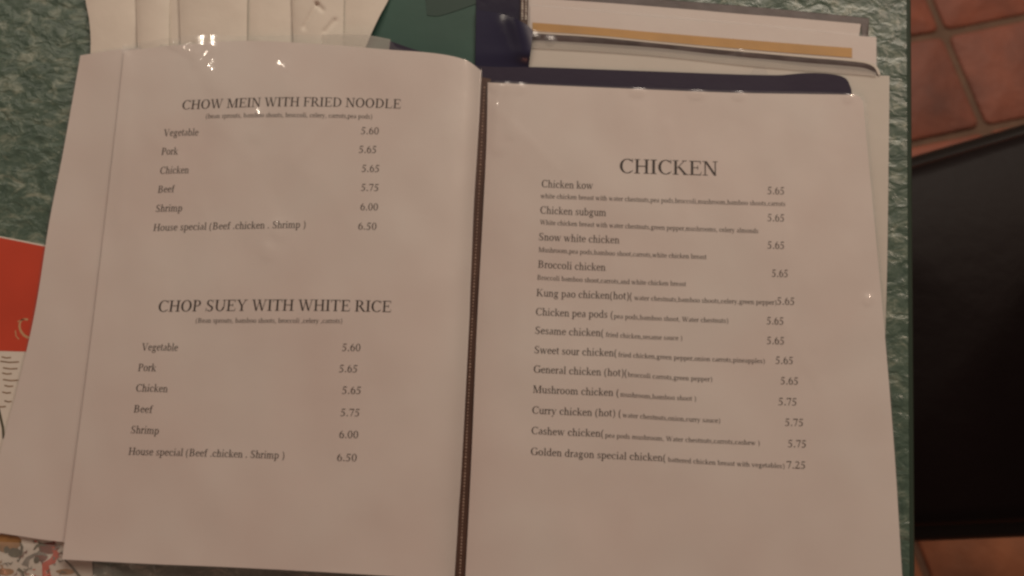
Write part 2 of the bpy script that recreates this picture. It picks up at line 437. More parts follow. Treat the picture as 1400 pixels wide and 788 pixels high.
rr = random.Random(3)
for k in range(46):
    cx, cy = rr.uniform(-6, 92), rr.uniform(738, 794)
    a = rr.uniform(0, 2*PI); l_ = rr.uniform(2, 6)
    p = [(cx, cy), (cx+l_*math.cos(a), cy+l_*math.sin(a)), (cx+1.7*l_*math.cos(a+.7), cy+1.7*l_*math.sin(a+.7))]
    m_ = rr.choice([M_leaf, M_grey_p, M_orange, M_darkred, M_grey_p, M_leaf]) if cx < 40 or cx > 80 else rr.choice([M_darkred, M_red, M_leaf, M_grey_p])
    prt('printed_detail', m_, strip(p, [0.8, rr.uniform(1.4, 3.0), 0.7]), 4+k % 5)

# ------------------------------------------------------------------ paper napkins at the top left
nk = at(320, 0, 0)
NK = empty('paper_napkin', (nk.x, nk.y, 0.0), 'white folded paper napkins tucked under the top left of the open menu', 'napkin')
xs = [(117, 196), (187, 232), (222, 262), (246, 338), (329, 410), (400, 470), (458, 531)]
zl = [2.0, 4.8, 2.6, 6.6, 3.2, 6.0, 3.0]
for k, (xa, xb) in enumerate(xs):
    z0 = zl[k]*0.001
    last = k == len(xs)-1
    top = [(xa-4, -90), (xb+(28 if last else 1), -90)]
    bot = [(xa+4, 140), (xb-(58 if last else 2), 140)]
    rt = [(0, 0), (533, -5), (519, 22), (505, 52), (490, 90), (0, 0)] if last else None
    lf = [(0, 0), (117, 0), (122, 28), (124, 60), (0, 0)] if k == 0 else None
    def zf(x, y, z0=z0, k=k, xa=xa, xb=xb):
        u = (x-xa)/(xb-xa)
        z = z0+0.0024*math.sin(PI*min(1, max(0, u)))**0.6+0.00035*noise.noise(Vector((x*0.03, y*0.015, k*5)))
        if 400 < x < 480:                                 # two little crumpled creases
            for (ax, ay, bx, by, h) in ((433, 6, 416, 38, 0.0012), (433, 6, 441, 14, 0.0010), (458, 28, 444, 44, 0.0010)):
                dx, dy = bx-ax, by-ay; t = max(0, min(1, ((x-ax)*dx+(y-ay)*dy)/(dx*dx+dy*dy)))
                r = math.hypot(x-ax-t*dx, y-ay-t*dy)
                z -= h*math.exp(-(r/2.6)**2)
        return z
    sheet('fold', NK, M_napkin, top, bot, zf, 0.0006, 30 if k in (5, 4) else 14, 90 if k in (5, 4) else 30, left=lf, right=rt)

# ------------------------------------------------------------------ second menu lying above, under the open one
m2 = at(950, 40, 0)
SM = empty('second_menu', (m2.x, m2.y, 0.0), 'second menu folder with fanned pages and yellow stripe behind the top of the open menu', 'menu')
flat = lambda z: (lambda x, y: z*0.001)
wav = lambda z, a=0.3, s=0: (lambda x, y: 0.001*(z+a*noise.noise(Vector((x*0.012, y*0.012, s)))))
sheet('inner_cover', SM, M_green_card, [(548, -70), (645, -70), (730, -70)], [(480, 200), (700, 200)], wav(1.2, .2, 3), 0.0009, 20, 20,
      left=[(0, 0), (530, 0), (505, 52), (0, 0)])
sheet('sleeve_or_shade', SM, M_green_shade, [(574, -70), (655, -70)], [(584, 21), (600, 22), (655, 4)], flat(1.45), 0.0001, 10, 10)  # wedge of shade on the green lining, put in as a dark patch
sheet('back_cover', SM, M_cover, [(640, -70), (750, -70), (860, -60)], [(640, 200), (900, 200), (1165, 200)], flat(0.45), 0.0004, 20, 20,
      right=[(0, 0), (880, 3), (1100, 60), (0, 0)])
# plastic sleeves with their sheets
def sleeve_or_shade(paper_top, paper_bot, paper_right, z, film_top, film_right, film_bot, seed, pm=M_paper):
    pg = sheet('page', SM, pm, paper_top, paper_bot, wav(z, .12, seed), 0.0002, 40, 12, right=paper_right)
    fl = film('sleeve', SM, M_film, film_top, film_bot, wav(z+.32, .15, seed), 50, 14, right=film_right)
    return pg
sleeve_or_shade([(705, -6), (870, 6), (1000, 17), (1100, 25), (1177, 33)], [(705, 200), (900, 200), (1150, 200)], None, 1.2,
       [(700, -12), (870, -2), (1000, 8), (1100, 17), (1188, 26)], None, [(700, 200), (1155, 205)], 1)
# its welded rim, a darker band round the sheet
sheet('rim_or_highlight', SM, M_grey_edge, [(716, -13), (870, -3), (1000, 7), (1100, 16), (1188, 25)], [(716, -4), (870, 7), (1000, 18), (1100, 26), (1188, 34)], flat(1.25), 0.0006, 60, 3)
sheet('rim_or_highlight', SM, M_grey_edge, [(1178, 30), (1188, 30)], [(1179, 54), (1187, 54)], flat(1.32), 0.0006, 3, 6)
pgB = sleeve_or_shade([(725, 8), (900, 24), (1060, 38), (1182, 50), (1198, 51)], [(720, 200), (900, 200), (1160, 200)], [(0, 0), (1198, 80), (1196, 110), (0, 0)], 1.75,
       [(722, 5), (900, 20), (1060, 35), (1199, 49)], [(0, 0), (1200, 90), (0, 0)], [(720, 202), (1162, 202)], 2)
sheet('yellow_stripe', SM, M_yellow, [(728, 31), (820, 38), (900, 45), (1060, 58), (1165, 66)], [(728, 43), (820, 49), (900, 57), (1060, 71), (1165, 79)], wav(2.0, .12, 2), 0.00015, 40, 4)
def roll(x, y):
    c = interp([(720, 50), (820, 56), (900, 62), (1060, 77), (1200, 92)], x)
    v = (y-c)/8.0
    return 0.001*(2.25+0.45*max(0, 1-v*v)**0.5+0.12*noise.noise(Vector((x*.05, y*.1, 5))))
sheet('sleeve_fold', SM, M_grey_edge, [(727, 45), (820, 51), (900, 59), (1000, 69), (1100, 78), (1180, 85), (1197, 92), (1202, 102)], [(727, 57), (820, 62), (900, 68), (1000, 79), (1100, 88), (1180, 95), (1192, 98), (1200, 104)], roll, 0.0004, 120, 14)
film('sleeve_lip', SM, M_film_c, [(726, 55), (820, 60), (900, 66), (1000, 77), (1100, 86), (1180, 93), (1198, 100)], [(726, 66), (820, 71), (900, 77), (1000, 88), (1100, 97), (1180, 103), (1198, 105)], flat(2.75), 100, 6)
sheet('rim_or_highlight', SM, M_paper2, [(727, 43.6), (820, 49.6), (900, 57.6), (1000, 67.4), (1100, 76.4), (1180, 83.4), (1198, 90), (1204, 102)], [(727, 45.6), (820, 51.6), (900, 59.6), (1000, 69.6), (1100, 78.6), (1180, 86), (1195, 92), (1201, 103)], flat(2.85), 0.0003, 120, 2)  # thin cream strip painted in as the highlight along the sleeve's upper edge
def glint(x, y): return 0.001*(2.6+1.2*math.exp(-(math.hypot(x-729, y-50)/6)**2)+1.0*math.exp(-(math.hypot(x-752, y-56)/6)**2)+.8*math.exp(-(math.hypot(x-1012, y-70)/5)**2))
film('sleeve', SM, M_film, [(722, 40), (900, 56), (1060, 72), (1200, 88)], [(722, 66), (900, 78), (1060, 93), (1200, 104)], glint, 160, 16)
sleeve_or_shade([(722, 54), (900, 72), (1060, 86), (1150, 101), (1216, 104)], [(700, 620), (900, 620), (1204, 620)], [(0, 0), (1215, 200), (1212, 400), (0, 0)], 2.2,
       [(722, 53), (900, 70), (1060, 84), (1150, 100), (1217, 103)], [(0, 0), (1216, 200), (1213, 400), (0, 0)], [(700, 621), (1205, 621)], 3, M_paper2)
# navy spine flap with a gloss streak and the binding beside it
def ripples(seed, x0, x1, y0, y1, n):
    r = random.Random(seed); out = []
    for k in range(n):
        cx, cy = r.uniform(x0, x1), r.uniform(y0, y1); a = r.gauss(PI/2, 0.35); l_ = r.uniform(25, 90)
        out.append((cx-l_*math.cos(a), cy-l_*math.sin(a), cx+l_*math.cos(a), cy+l_*math.sin(a), r.uniform(7, 14), r.uniform(0.10, 0.28)))
    return out
def seg_d(x, y, ax, ay, bx, by):
    dx, dy = bx-ax, by-ay; L2 = dx*dx+dy*dy
    t = 0 if L2 == 0 else max(0, min(1, ((x-ax)*dx+(y-ay)*dy)/L2))
    return math.hypot(x-ax-t*dx, y-ay-t*dy)
def flapz(x, y):
    t = (x-648)/80
    rg = 2.6*math.exp(-(seg_d(x, y, 706, 24, 724, 76)/17)**2)
    up = 3.0+rg+2.2*(t-0.45*t*t)-2.0*max(0, t-.8)+1.6*sm((75-y)/60)*t
    return 0.001*lerp(2.64, up, sm((96-y)/24))
sheet('spine_flap', SM, M_flap, [(651, 14), (680, 18), (705, 26), (720, 34), (729, 42)], [(648, 200), (690, 200), (716, 200)], flapz, 0.0009, 30, 40,
      right=[(0, 0), (727, 60), (723, 92), (0, 0)])
sheet('spine', SM, M_navy, [(652, -70), (716, -70)], [(648, 180), (716, 180)], flat(1.9), 0.0008, 8, 8)
sheet('binding', SM, M_seam, [(713, -70), (724, -70)], [(711, 60), (721, 60)], flat(2.9), 0.0005, 4, 8)
def stitches(name, parent, pts, step, r0, z, m):
    V = []; F = []
    L_ = sum(math.hypot(b[0]-a[0], b[1]-a[1]) for a, b in zip(pts, pts[1:])); n = int(L_/step)
    for k in range(n):
        x, y = smooth_poly(pts, (k+.5)/n); c = at(x, y, z(x, y) if callable(z) else z); b = len(V); r = r0*random.uniform(0.7, 1.2)
        for a in range(6): V.append(c+Vector((math.cos(a*PI/3)*r, math.sin(a*PI/3)*r*1.25, 0)))
        for a in range(6): V.append(c+Vector((math.cos(a*PI/3)*r*.6, math.sin(a*PI/3)*r*.8, r*.5)))
        for a in range(6): F.append((b+a, b+(a+1) % 6, b+6+(a+1) % 6, b+6+a))
        F.append(tuple(b+6+a for a in range(6)))
    o = mesh(name, V, F, m, parent); o['kind'] = 'stuff'; return o
stitches('stitching', SM, [(715, -60), (714, 28)], 3.4, 0.0006, 0.0030, M_paper2)
stitches('stitching', SM, [(720, -60), (719, 28)], 3.4, 0.0006, 0.0030, M_paper2)

# ------------------------------------------------------------------ the open menu
mo = at(650, 450, 0)
OM = empty('open_menu', (mo.x, mo.y, 0.0), 'open restaurant menu with printed pages in clear plastic sleeves', 'menu')
gut = lambda y: 658-(y-95)*0.0505
def ZL(x, y):
    d = max(-6.0, gut(y)-x)
    z = 4.6+11.5*(1-math.exp(-max(0, d)/30))-12.5*sm(d/700)
    z += 1.1*noise.noise(Vector((x*0.006, y*0.005, 2)))+0.42*noise.noise(Vector((x*0.018, y*0.013, 7)))
    return z*0.001
def ZR(x, y):
    d = max(0.0, x-(gut(y)+8))
    z = 5.0+3.6*(1-math.exp(-d/22))-1.2*sm(d/560)
    z += 1.0*noise.noise(Vector((x*0.006, y*0.005, 12)))+0.40*noise.noise(Vector((x*0.018, y*0.013, 17)))
    return z*0.001
# cover
sheet('cover', OM, M_cover, [(532, 56), (580, 72), (652, 90), (735, 92), (900, 98), (1060, 103), (1105, 100), (1140, 102), (1157, 108), (1164, 122)],
      [(520, 790), (640, 800), (900, 815), (1215, 830)], lambda x, y: 0.001*(3.9+0.5*sm((x-1060)/40)*sm((140-y)/40)), 0.0012, 120, 40)
# lower sheets of each side
for k, dz in enumerate((3.9, 3.0, 2.1)):
    sheet('page', OM, M_paper, [(170+20*k, 90), (430, 70+k), (600, 84), (650, 100)], [(92+8*k, 745), (400, 765), (622, 780)], (lambda x, y, dz=dz: max(ZL(x, y)-dz*0.001, 0.0043)), 0.0002, 60, 30)
lb = [(0, 0), (85, 215), (68, 300), (48, 425), (24, 530), (5, 600), (-12, 670), (0, 0)]
sheet('page', OM, M_paper, [(110, 76), (170, 67), (300, 62), (600, 85), (648, 100)], [(-28, 725), (0, 729), (85, 741), (400, 765), (620, 780)], (lambda x, y: ZL(x, y)-0.0012-0.0008*sm((180-x)/120)), 0.0002, 90, 60, left=lb)
film('sleeve', OM, M_film, [(107, 74), (170, 64), (300, 60), (600, 84), (648, 99)], [(-31, 727), (0, 731), (86, 743), (400, 767), (620, 782)], (lambda x, y: ZL(x, y)-0.0009-0.0008*sm((180-x)/120)+0.00018*noise.noise(Vector((x*.03, y*.02, 9)))), 110, 90,
     left=[(0, 0), (82, 215), (65, 300), (45, 425), (21, 530), (2, 600), (-15, 670), (0, 0)])
for k, dz in enumerate((2.6, 1.8, 1.0)):
    sheet('page', OM, M_paper, [(668, 118), (900, 124), (1168-3*k, 134)], [(640, 830), (1228-3*k, 835)], (lambda x, y, dz=dz: max(ZR(x, y)-dz*0.001, 0.0044)), 0.0002, 60, 30,
          right=[(0, 0), (1192-3*k, 300), (1216-3*k, 600), (0, 0)])
# binding strip in the gutter with its row of holes
gs = lambda x, y: 0.0046
sheet('binding', OM, M_seam, [(650, 104), (671, 108)], [(611, 830), (645, 830)], gs, 0.0006, 6, 60)
stitches('stitching', OM, [(662.5, 118), (655, 260), (645, 450), (636, 640), (626.5, 830)], 4.4, 0.00048, gs, M_stitch)
# the two printed pages
LT = [(170, 70), (240, 62), (330, 56), (430, 60), (530, 68), (600, 74), (638, 83), (658, 97)]
LB = [(85, 765), (200, 771), (300, 775), (400, 780), (520, 787), (621, 794)]
LL = [(0, 0), (158, 180), (143, 310), (124, 470), (105, 615), (0, 0)]
LR = [(0, 0), (651, 250), (641, 450), (631, 640), (0, 0)]
pageL = sheet('page', OM, M_paper, LT, LB, ZL, 0.00025, 120, 130, left=LL, right=LR)
RT = [(667, 113), (800, 119), (1000, 127), (1110, 129), (1160, 130), (1174, 132), (1180, 140)]
RB = [(634, 832), (900, 840), (1238, 845)]
RL = [(0, 0), (665, 200), (660, 300), (652, 450), (644, 640), (0, 0)]
RR = [(0, 0), (1195, 300), (1209, 450), (1223, 620), (1233, 780), (0, 0)]
pageR = sheet('page', OM, M_paper, RT, RB, ZR, 0.00025, 120, 130, left=RL, right=RR)
tag(pageL, 'left page headed CHOW MEIN WITH FRIED NOODLE'); tag(pageR, 'right page headed CHICKEN')

# clear films with the crinkles that catch the lamps
CR_L = [(230, 52, 238, 58, 6, 0.30), (234, 57, 266, 72, 6.0, 0.62), (246, 55, 256, 57, 6, 0.3), (268, 84, 271, 73, 6.5, 0.45), (278, 82, 284, 70, 6.0, 0.4), (346, 51, 358, 56, 5, 0.28), (276, 90, 286, 112, 11, 0.3), (294, 98, 306, 120, 15, 0.6), (393, 92, 397, 122, 12.0, 0.6),
        (357, 160, 351, 182, 12, 0.8), (382, 312, 382, 312, 13, 0.98), (367, 342, 367, 342, 11, 0.9)]
CR_L += ripples(5, 150, 600, 110, 740, 26)
def FL(x, y):
    z = ZL(x, y)+0.00055+0.00028*noise.noise(Vector((x*.020, y*.009, 31)))+0.00009*noise.noise(Vector((x*.06, y*.02, 35)))
    for (ax, ay, bx, by, wd, h) in CR_L:
        if min(ax, bx)-30 < x < max(ax, bx)+30 and min(ay, by)-30 < y < max(ay, by)+30:
            z += h*0.001*math.exp(-(seg_d(x, y, ax, ay, bx, by)/wd)**2)
    return z
CR_R = [(686, 112, 681, 200, 9, 0.8), (703, 114, 699, 180, 9, 0.7), (676, 114, 676, 114, 6, 1.0), (692, 116, 692, 116, 6, 1.0), (712, 119, 712, 119, 6, 1.0), (868, 124, 876, 124, 6, .9), (948, 127, 957, 127, 6, .9), (1008, 129, 1012, 129, 6, .9),
        (1160, 132, 1160, 132, 6, .9), (1187, 409, 1187, 409, 6, 1.0)]
CR_R += ripples(6, 680, 1200, 160, 780, 26)
def FR(x, y):
    z = ZR(x, y)+0.00050+0.00024*noise.noise(Vector((x*.020, y*.009, 41)))+0.00008*noise.noise(Vector((x*.06, y*.02, 45)))
    for (ax, ay, bx, by, wd, h) in CR_R:
        if min(ax, bx)-30 < x < max(ax, bx)+30 and min(ay, by)-30 < y < max(ay, by)+30:
            z += h*0.001*math.exp(-(seg_d(x, y, ax, ay, bx, by)/wd)**2)
    return z
film('sleeve', OM, M_film, [(167, 62), (240, 51), (300, 48), (355, 50), (430, 47), (500, 49), (531, 54), (545, 66), (600, 73), (638, 82), (659, 96)], [(84, 767), (200, 773), (400, 782), (622, 796)], FL, 230, 320,
     left=[(0, 0), (156, 180), (141, 310), (122, 470), (103, 615), (0, 0)], right=LR)
# cloudy strip where the film stands above the sheet
film('sleeve_lip', OM, M_film_c, [(440, 47), (500, 48), (534, 54)], [(440, 62), (500, 66), (532, 69)], (lambda x, y: ZL(x, y)-0.0002), 20, 4)
LIPD = [(60, 773), (148, 783), (2, 772)]
def lipz(x, y):
    z = 0.0022+0.00025*noise.noise(Vector((x*.04, y*.04, 3)))
    for (ax, ay) in LIPD: z += 0.0012*1.7*math.exp(-(math.hypot(x-ax, y-ay)/15)**2)
    return z
film('sleeve_lip', OM, M_film_h, [(-60, 738), (85, 746), (320, 770), (640, 796)], [(-60, 810), (320, 812), (640, 815)], lipz, 220, 26)
film('sleeve', OM, M_film, [(665, 110), (800, 117), (1000, 124), (1110, 126), (1165, 128), (1178, 131), (1185, 142)], [(633, 834), (900, 842), (1241, 847)], FR, 220, 300,
     left=RL, right=[(0, 0), (1198, 300), (1212, 450), (1226, 620), (1236, 780), (0, 0)])

# ------------------------------------------------------------------ lettering: a hand-drawn roman face with serifs
# units: 1000 per em, cap height 662, x height 450
def st(x, y0, y1, w=96): return ('q', [(x-w/2, y0), (x+w/2, y0), (x+w/2, y1), (x-w/2, y1)])
def hb(x0, x1, y, h=40): return ('q', [(x0, y-h/2), (x1, y-h/2), (x1, y+h/2), (x0, y+h/2)])
def sf(x, y, hw=95, up=True):
    s = 1 if up else -1
    return ('q', [(x-hw, y), (x+hw, y), (x+hw, y+s*28), (x-hw, y+s*28)])
def dg(x0, y0, x1, y1, w): return ('q', [(x0-w/2, y0), (x0+w/2, y0), (x1+w/2, y1), (x1-w/2, y1)])
def ar(cx, cy, rx, ry, a0, a1, t=96, h=34): return ('a', (cx, cy, rx, ry, a0, a1, t, h))
def dt(x, y, r): return ('a', (x, y, r, r, 0, 360, r*.98, r*.98))
H = 662; X = 450; A_ = 683; D = -217
G = {}
def glyph(c, adv, *p): G[c] = (adv, p)
glyph(' ', 250)
glyph('A', 722, dg(130, 0, 340, H, 40), dg(590, 0, 375, H, 104), hb(200, 500, 230), sf(125, 0, 105), sf(595, 0, 115))
glyph('B', 667, st(170, 0, H), hb(120, 360, H-17, 34), hb(120, 370, 17, 34), hb(200, 350, 345, 34), ar(340, 502, 185, 160, -90, 90), ar(360, 180, 220, 180, -90, 90), sf(150, 0, 110), sf(150, H, 110, False))
glyph('C', 667, ar(375, 331, 340, 345, 48, 312, 112, 34), ('q', [(590, 500), (612, 500), (612, 670), (590, 670)]), ('q', [(598, 60), (628, 150), (610, 158), (575, 85)]))
glyph('D', 722, st(170, 0, H), hb(60, 340, H-16, 32), hb(60, 340, 16, 32), ar(320, 331, 360, 331, -90, 90, 108, 32))
glyph('E', 611, st(165, 0, H), hb(50, 545, H-18, 36), hb(50, 560, 18, 36), hb(200, 410, 345, 34), ('q', [(525, 520), (550, 520), (546, H), (520, H)]), ('q', [(545, 0), (590, 165), (568, 168), (515, 20)]), ('q', [(405, 255), (425, 255), (425, 435), (405, 435)]))
glyph('F', 556, st(165, 0, H), hb(50, 530, H-18, 36), hb(200, 400, 345, 34), ('q', [(520, 515), (545, 515), (541, H), (515, H)]), ('q', [(400, 255), (420, 255), (420, 435), (400, 435)]), sf(165, 0, 115))
glyph('G', 722, ar(380, 331, 345, 345, 45, 318, 112, 34), ('q', [(592, 500), (614, 500), (614, 670), (592, 670)]), st(610, 40, 320), sf(610, 320, 115, False))
glyph('H', 722, st(150, 0, H), st(570, 0, H), hb(150, 570, 340, 38), sf(150, 0, 125), sf(570, 0, 125), sf(150, H, 125, False), sf(570, H, 125, False))
glyph('I', 333, st(166, 0, H, 104), sf(166, 0, 135), sf(166, H, 135, False))
glyph('K', 722, st(150, 0, H), sf(150, 0, 125), sf(150, H, 125, False), dg(215, 300, 545, H, 44), dg(600, 0, 300, 365, 118), sf(605, 0, 115), sf(545, H, 100, False))
glyph('L', 611, st(160, 0, H), hb(50, 540, 18, 36), ('q', [(530, 0), (590, 175), (568, 180), (500, 20)]), sf(160, H, 120, False))
glyph('M', 889, st(150, 0, H, 40), st(735, 0, H, 104), dg(445, 0, 190, H, 108), dg(445, 0, 700, H, 40), sf(150, 0, 115), sf(735, 0, 130), sf(140, H, 120, False), sf(755, H, 110, False))
glyph('N', 722, st(140, 0, H, 40), st(590, 0, H, 40), dg(585, 0, 165, H, 110), sf(140, 0, 115), sf(110, H, 90, False), sf(590, H, 110, False))
glyph('O', 722, ar(361, 331, 327, 345, 0, 360, 112, 34))
glyph('P', 556, st(160, 0, H), hb(45, 310, H-17, 34), hb(200, 310, 317, 34), ar(295, 481, 225, 181, -90, 90), sf(160, 0, 120))
glyph('R', 667, st(160, 0, H), hb(45, 310, H-17, 34), hb(200, 310, 332, 34), ar(300, 488, 220, 173, -90, 90), dg(590, 0, 330, 335, 116), sf(160, 0, 120), sf(600, 0, 75))
glyph('S', 556, ar(270, 495, 190, 178, 40, 235, 92, 34), ar(290, 165, 200, 178, -145, 60, 96, 34), dg(375, 245, 170, 415, 130), ('q', [(440, 500), (462, 500), (462, 672), (440, 672)]), ('q', [(60, -10), (82, -10), (82, 190), (60, 190)]))
glyph('T', 611, st(305, 0, H, 104), hb(30, 580, H-18, 36), sf(305, 0, 125), ('q', [(22, 505), (44, 505), (58, H), (26, H)]), ('q', [(566, 505), (588, 505), (584, H), (552, H)]))
glyph('U', 722, st(150, 230, H, 100), st(600, 230, H, 40), ar(360, 235, 259, 248, 180, 360, 96, 38), sf(150, H, 125, False), sf(600, H, 105, False))
glyph('V', 722, dg(375, 0, 130, H, 110), dg(385, 0, 580, H, 42), sf(125, H, 115, False), sf(585, H, 105, False))
glyph('W', 944, dg(295, 0, 110, H, 100), dg(310, 0, 470, H, 40), dg(650, 0, 450, H, 100), dg(665, 0, 830, H, 40), sf(105, H, 105, False), sf(450, H, 105, False), sf(835, H, 95, False))
glyph('Y', 722, st(365, 0, 300, 104), dg(370, 280, 140, H, 108), dg(375, 280, 590, H, 42), sf(365, 0, 125), sf(135, H, 115, False), sf(590, H, 105, False))
glyph('a', 444, st(330, 60, 320, 80), ar(230, 320, 140, 138, 0, 150, 80, 34), ar(190, 125, 150, 135, 90, 290, 84, 34), dg(190, 235, 330, 300, 40), dg(240, 20, 330, 70, 60), ('q', [(300, 60), (370, 60), (440, 45), (440, 20), (360, -10), (310, 10)]))
glyph('b', 500, st(120, 10, A_, 80), ar(262, 225, 208, 235, -140, 140, 88, 36), sf(75, A_, 55, False))
glyph('c', 444, ar(240, 225, 212, 235, 40, 320, 90, 36), dt(375, 345, 42))
glyph('d', 500, st(375, 0, A_, 80), ar(235, 225, 208, 235, 40, 320, 88, 36), sf(335, A_, 55, False), sf(420, 0, 60))
glyph('e', 444, ar(230, 225, 205, 235, 10, 325, 88, 34), hb(60, 425, 265, 36))
glyph('f', 333, st(150, 0, 540, 80), ar(235, 540, 125, 143, 60, 180, 80, 34), hb(20, 285, 432, 36), sf(150, 0, 120), dt(300, 630, 38))
glyph('g', 500, ar(220, 300, 158, 160, 0, 360, 78, 32), ar(245, -95, 205, 120, 0, 360, 60, 38), dg(180, -10, 130, 110, 60), hb(150, 390, 40, 70), hb(330, 470, 410, 44))
glyph('h', 500, st(120, 0, A_, 80), ar(255, 290, 165, 170, 0, 150, 80, 40), st(380, 0, 300, 80), sf(120, 0, 105), sf(380, 0, 105), sf(75, A_, 55, False))
glyph('i', 278, st(140, 0, X, 80), sf(140, 0, 115), sf(95, X, 60, False), dt(140, 625, 52))
glyph('j', 278, st(150, -100, X, 80), ar(60, -110, 130, 107, -110, 0, 80, 34), sf(105, X, 60, False), dt(150, 625, 52))
glyph('k', 500, st(120, 0, A_, 80), dg(170, 215, 380, X, 40), dg(420, 0, 225, 270, 95), sf(120, 0, 105), sf(415, 0, 90), sf(380, X, 85, False), sf(75, A_, 55, False))
glyph('l', 278, st(140, 0, A_, 80), sf(140, 0, 118), sf(95, A_, 60, False))
glyph('m', 778, st(120, 0, X, 80), ar(255, 290, 155, 170, 0, 150, 80, 40), st(370, 0, 300, 80), ar(525, 290, 155, 170, 0, 150, 80, 40), st(640, 0, 300, 80), sf(120, 0, 100), sf(370, 0, 95), sf(645, 0, 105), sf(75, X, 50, False))
glyph('n', 500, st(120, 0, X, 80), ar(255, 290, 165, 170, 0, 150, 80, 40), st(380, 0, 300, 80), sf(120, 0, 105), sf(380, 0, 105), sf(75, X, 55, False))
glyph('o', 500, ar(250, 225, 222, 235, 0, 360, 90, 36))
glyph('p', 500, st(120, D, X, 80), ar(262, 225, 208, 235, -140, 140, 88, 36), sf(120, D, 110), sf(75, X, 55, False))
glyph('q', 500, st(380, D, X, 80), ar(235, 225, 208, 235, 40, 320, 88, 36), sf(380, D, 110))
glyph('r', 333, st(115, 0, X, 80), ar(235, 300, 120, 150, 50, 160, 60, 60), dt(290, 400, 48), sf(120, 0, 110), sf(70, X, 55, False))
glyph('s', 389, ar(190, 335, 132, 124, 40, 235, 72, 34), ar(200, 118, 142, 128, -145, 60, 74, 34), dg(262, 175, 120, 285, 100), ('q', [(305, 320), (325, 320), (325, 450), (305, 450)]), ('q', [(42, 0), (62, 0), (62, 140), (42, 140)]))
glyph('t', 278, st(120, 70, 575, 78), ar(195, 90, 114, 100, 180, 310, 76, 36), hb(15, 262, 432, 36))
glyph('u', 500, st(115, 150, X, 80), ar(245, 160, 170, 170, 180, 330, 80, 42), st(385, 0, X, 80), sf(70, X, 60, False), sf(345, X, 55, False), sf(430, 0, 60))
glyph('v', 500, dg(255, -8, 95, X, 92), dg(262, -8, 400, X, 38), sf(95, X, 90, False), sf(405, X, 78, False))
glyph('w', 722, dg(222, -8, 90, X, 86), dg(230, -8, 350, X, 38), dg(485, -8, 345, X, 86), dg(492, -8, 625, X, 38), sf(88, X, 85, False), sf(345, X, 80, False), sf(630, X, 75, False))
glyph('x', 500, dg(400, 0, 110, X, 92), dg(95, 0, 390, X, 38), sf(90, 0, 80), sf(400, 0, 92), sf(110, X, 92, False), sf(395, X, 80, False))
glyph('y', 500, dg(258, -8, 95, X, 92), dg(150, -190, 400, X, 38), dt(95, -165, 48), sf(95, X, 90, False), sf(405, X, 78, False))
glyph('z', 444, hb(40, 400, 430, 38), hb(30, 420, 19, 38), dg(85, 20, 355, 430, 90))
glyph('0', 500, ar(250, 331, 215, 345, 0, 360, 84, 34))
glyph('2', 500, ar(235, 480, 185, 195, 0, 160, 84, 36), dg(95, 50, 370, 440, 72), hb(40, 450, 36, 72), ('q', [(425, 40), (470, 150), (448, 152), (395, 70)]))
glyph('5', 500, hb(145, 430, 620, 76), dg(110, 345, 165, 640, 34), ar(200, 205, 215, 215, -120, 100, 84, 44), hb(105, 210, 385, 60), dt(75, 38, 42))
glyph('6', 500, ar(255, 215, 205, 229, 0, 360, 84, 36), ar(400, 270, 350, 400, 105, 180, 84, 30))
glyph('7', 500, hb(60, 460, 625, 74), dg(205, -10, 425, 620, 62), ('q', [(20, 500), (42, 500), (95, 640), (75, 650)]))
glyph('.', 250, dt(125, 48, 58))
glyph(',', 250, dt(125, 48, 58), dg(85, -130, 150, 30, 46))
glyph('(', 333, ar(330, 240, 290, 470, 118, 242, 74, 20))
glyph(')', 333, ar(3, 240, 290, 470, -62, 62, 74, 20))

def lettering(text, base, cap, Z, lean, parent, name='lettering', bold=0.0):
    """text set along the base line (photo points), standing cap high, pressed on the page surface Z"""
    total = sum(G[c][0] for c in text)
    ky = cap/662.0
    V = []; F = []; pen = 0.0; lay = 0
    def put(u, v):
        x, y = smooth_poly(base, max(0, min(1, u/total)))
        if u > total or u < 0:
            pass
        h = v*ky
        return (x+lean(x)*h, y-h)
    for c in text:
        adv, prims = G[c]
        for kind, d in prims:
            lay += 1
            dz = 0.00009+(lay % 8)*0.000003
            if kind == 'q':
                b = len(V)
                pts = d
                if bold:
                    cx = sum(p[0] for p in pts)/4
                    pts = [(p[0]+(bold if p[0] > cx else -bold), p[1]) for p in pts]
                for (u, v) in pts:
                    x, y = put(pen+u, v); V.append(at(x, y, Z(x, y)+dz))
                F.append((b, b+1, b+2, b+3))
            else:
                cx, cy, rx, ry, a0, a1, t, h = d
                t = min(rx*.98, t+bold*2)
                n = max(4, int(abs(a1-a0)/24)); b = len(V)
                for k in range(n+1):
                    a = math.radians(lerp(a0, a1, k/n)); ca, sa = math.cos(a), math.sin(a)
                    for (p, q) in ((rx*ca, ry*sa), ((rx-t)*ca, (ry-h)*sa)):
                        x, y = put(pen+cx+p, cy+q); V.append(at(x, y, Z(x, y)+dz))
                for k in range(n): F.append((b+2*k, b+2*k+2, b+2*k+3, b+2*k+1))
        pen += adv
    return mesh(name, V, F, M_ink, parent, smooth=False)
leanL = lambda x: 0.060+0.095*max(0.0, min(1.0, (430-x)/230))
leanR = lambda x: 0.045-(x-735)*0.00022
def L_(text, base, cap, bold=6): return lettering(text, base, cap, ZL, leanL, pageL, bold=bold)
def R_(text, base, cap, bold=6): return lettering(text, base, cap, ZR, leanR, pageR, bold=bold)
L_('CHOW MEIN WITH FRIED NOODLE', [(248, 150), (300, 148), (360, 146), (420, 145.5), (480, 146.5), (548, 148.5)], 12.4)
L_('(bean sprouts, bamboo shoots, broccoli, celery, carrots,pea pods)', [(281, 162), (350, 160.5), (420, 160.5), (509, 162.5)], 6.2)
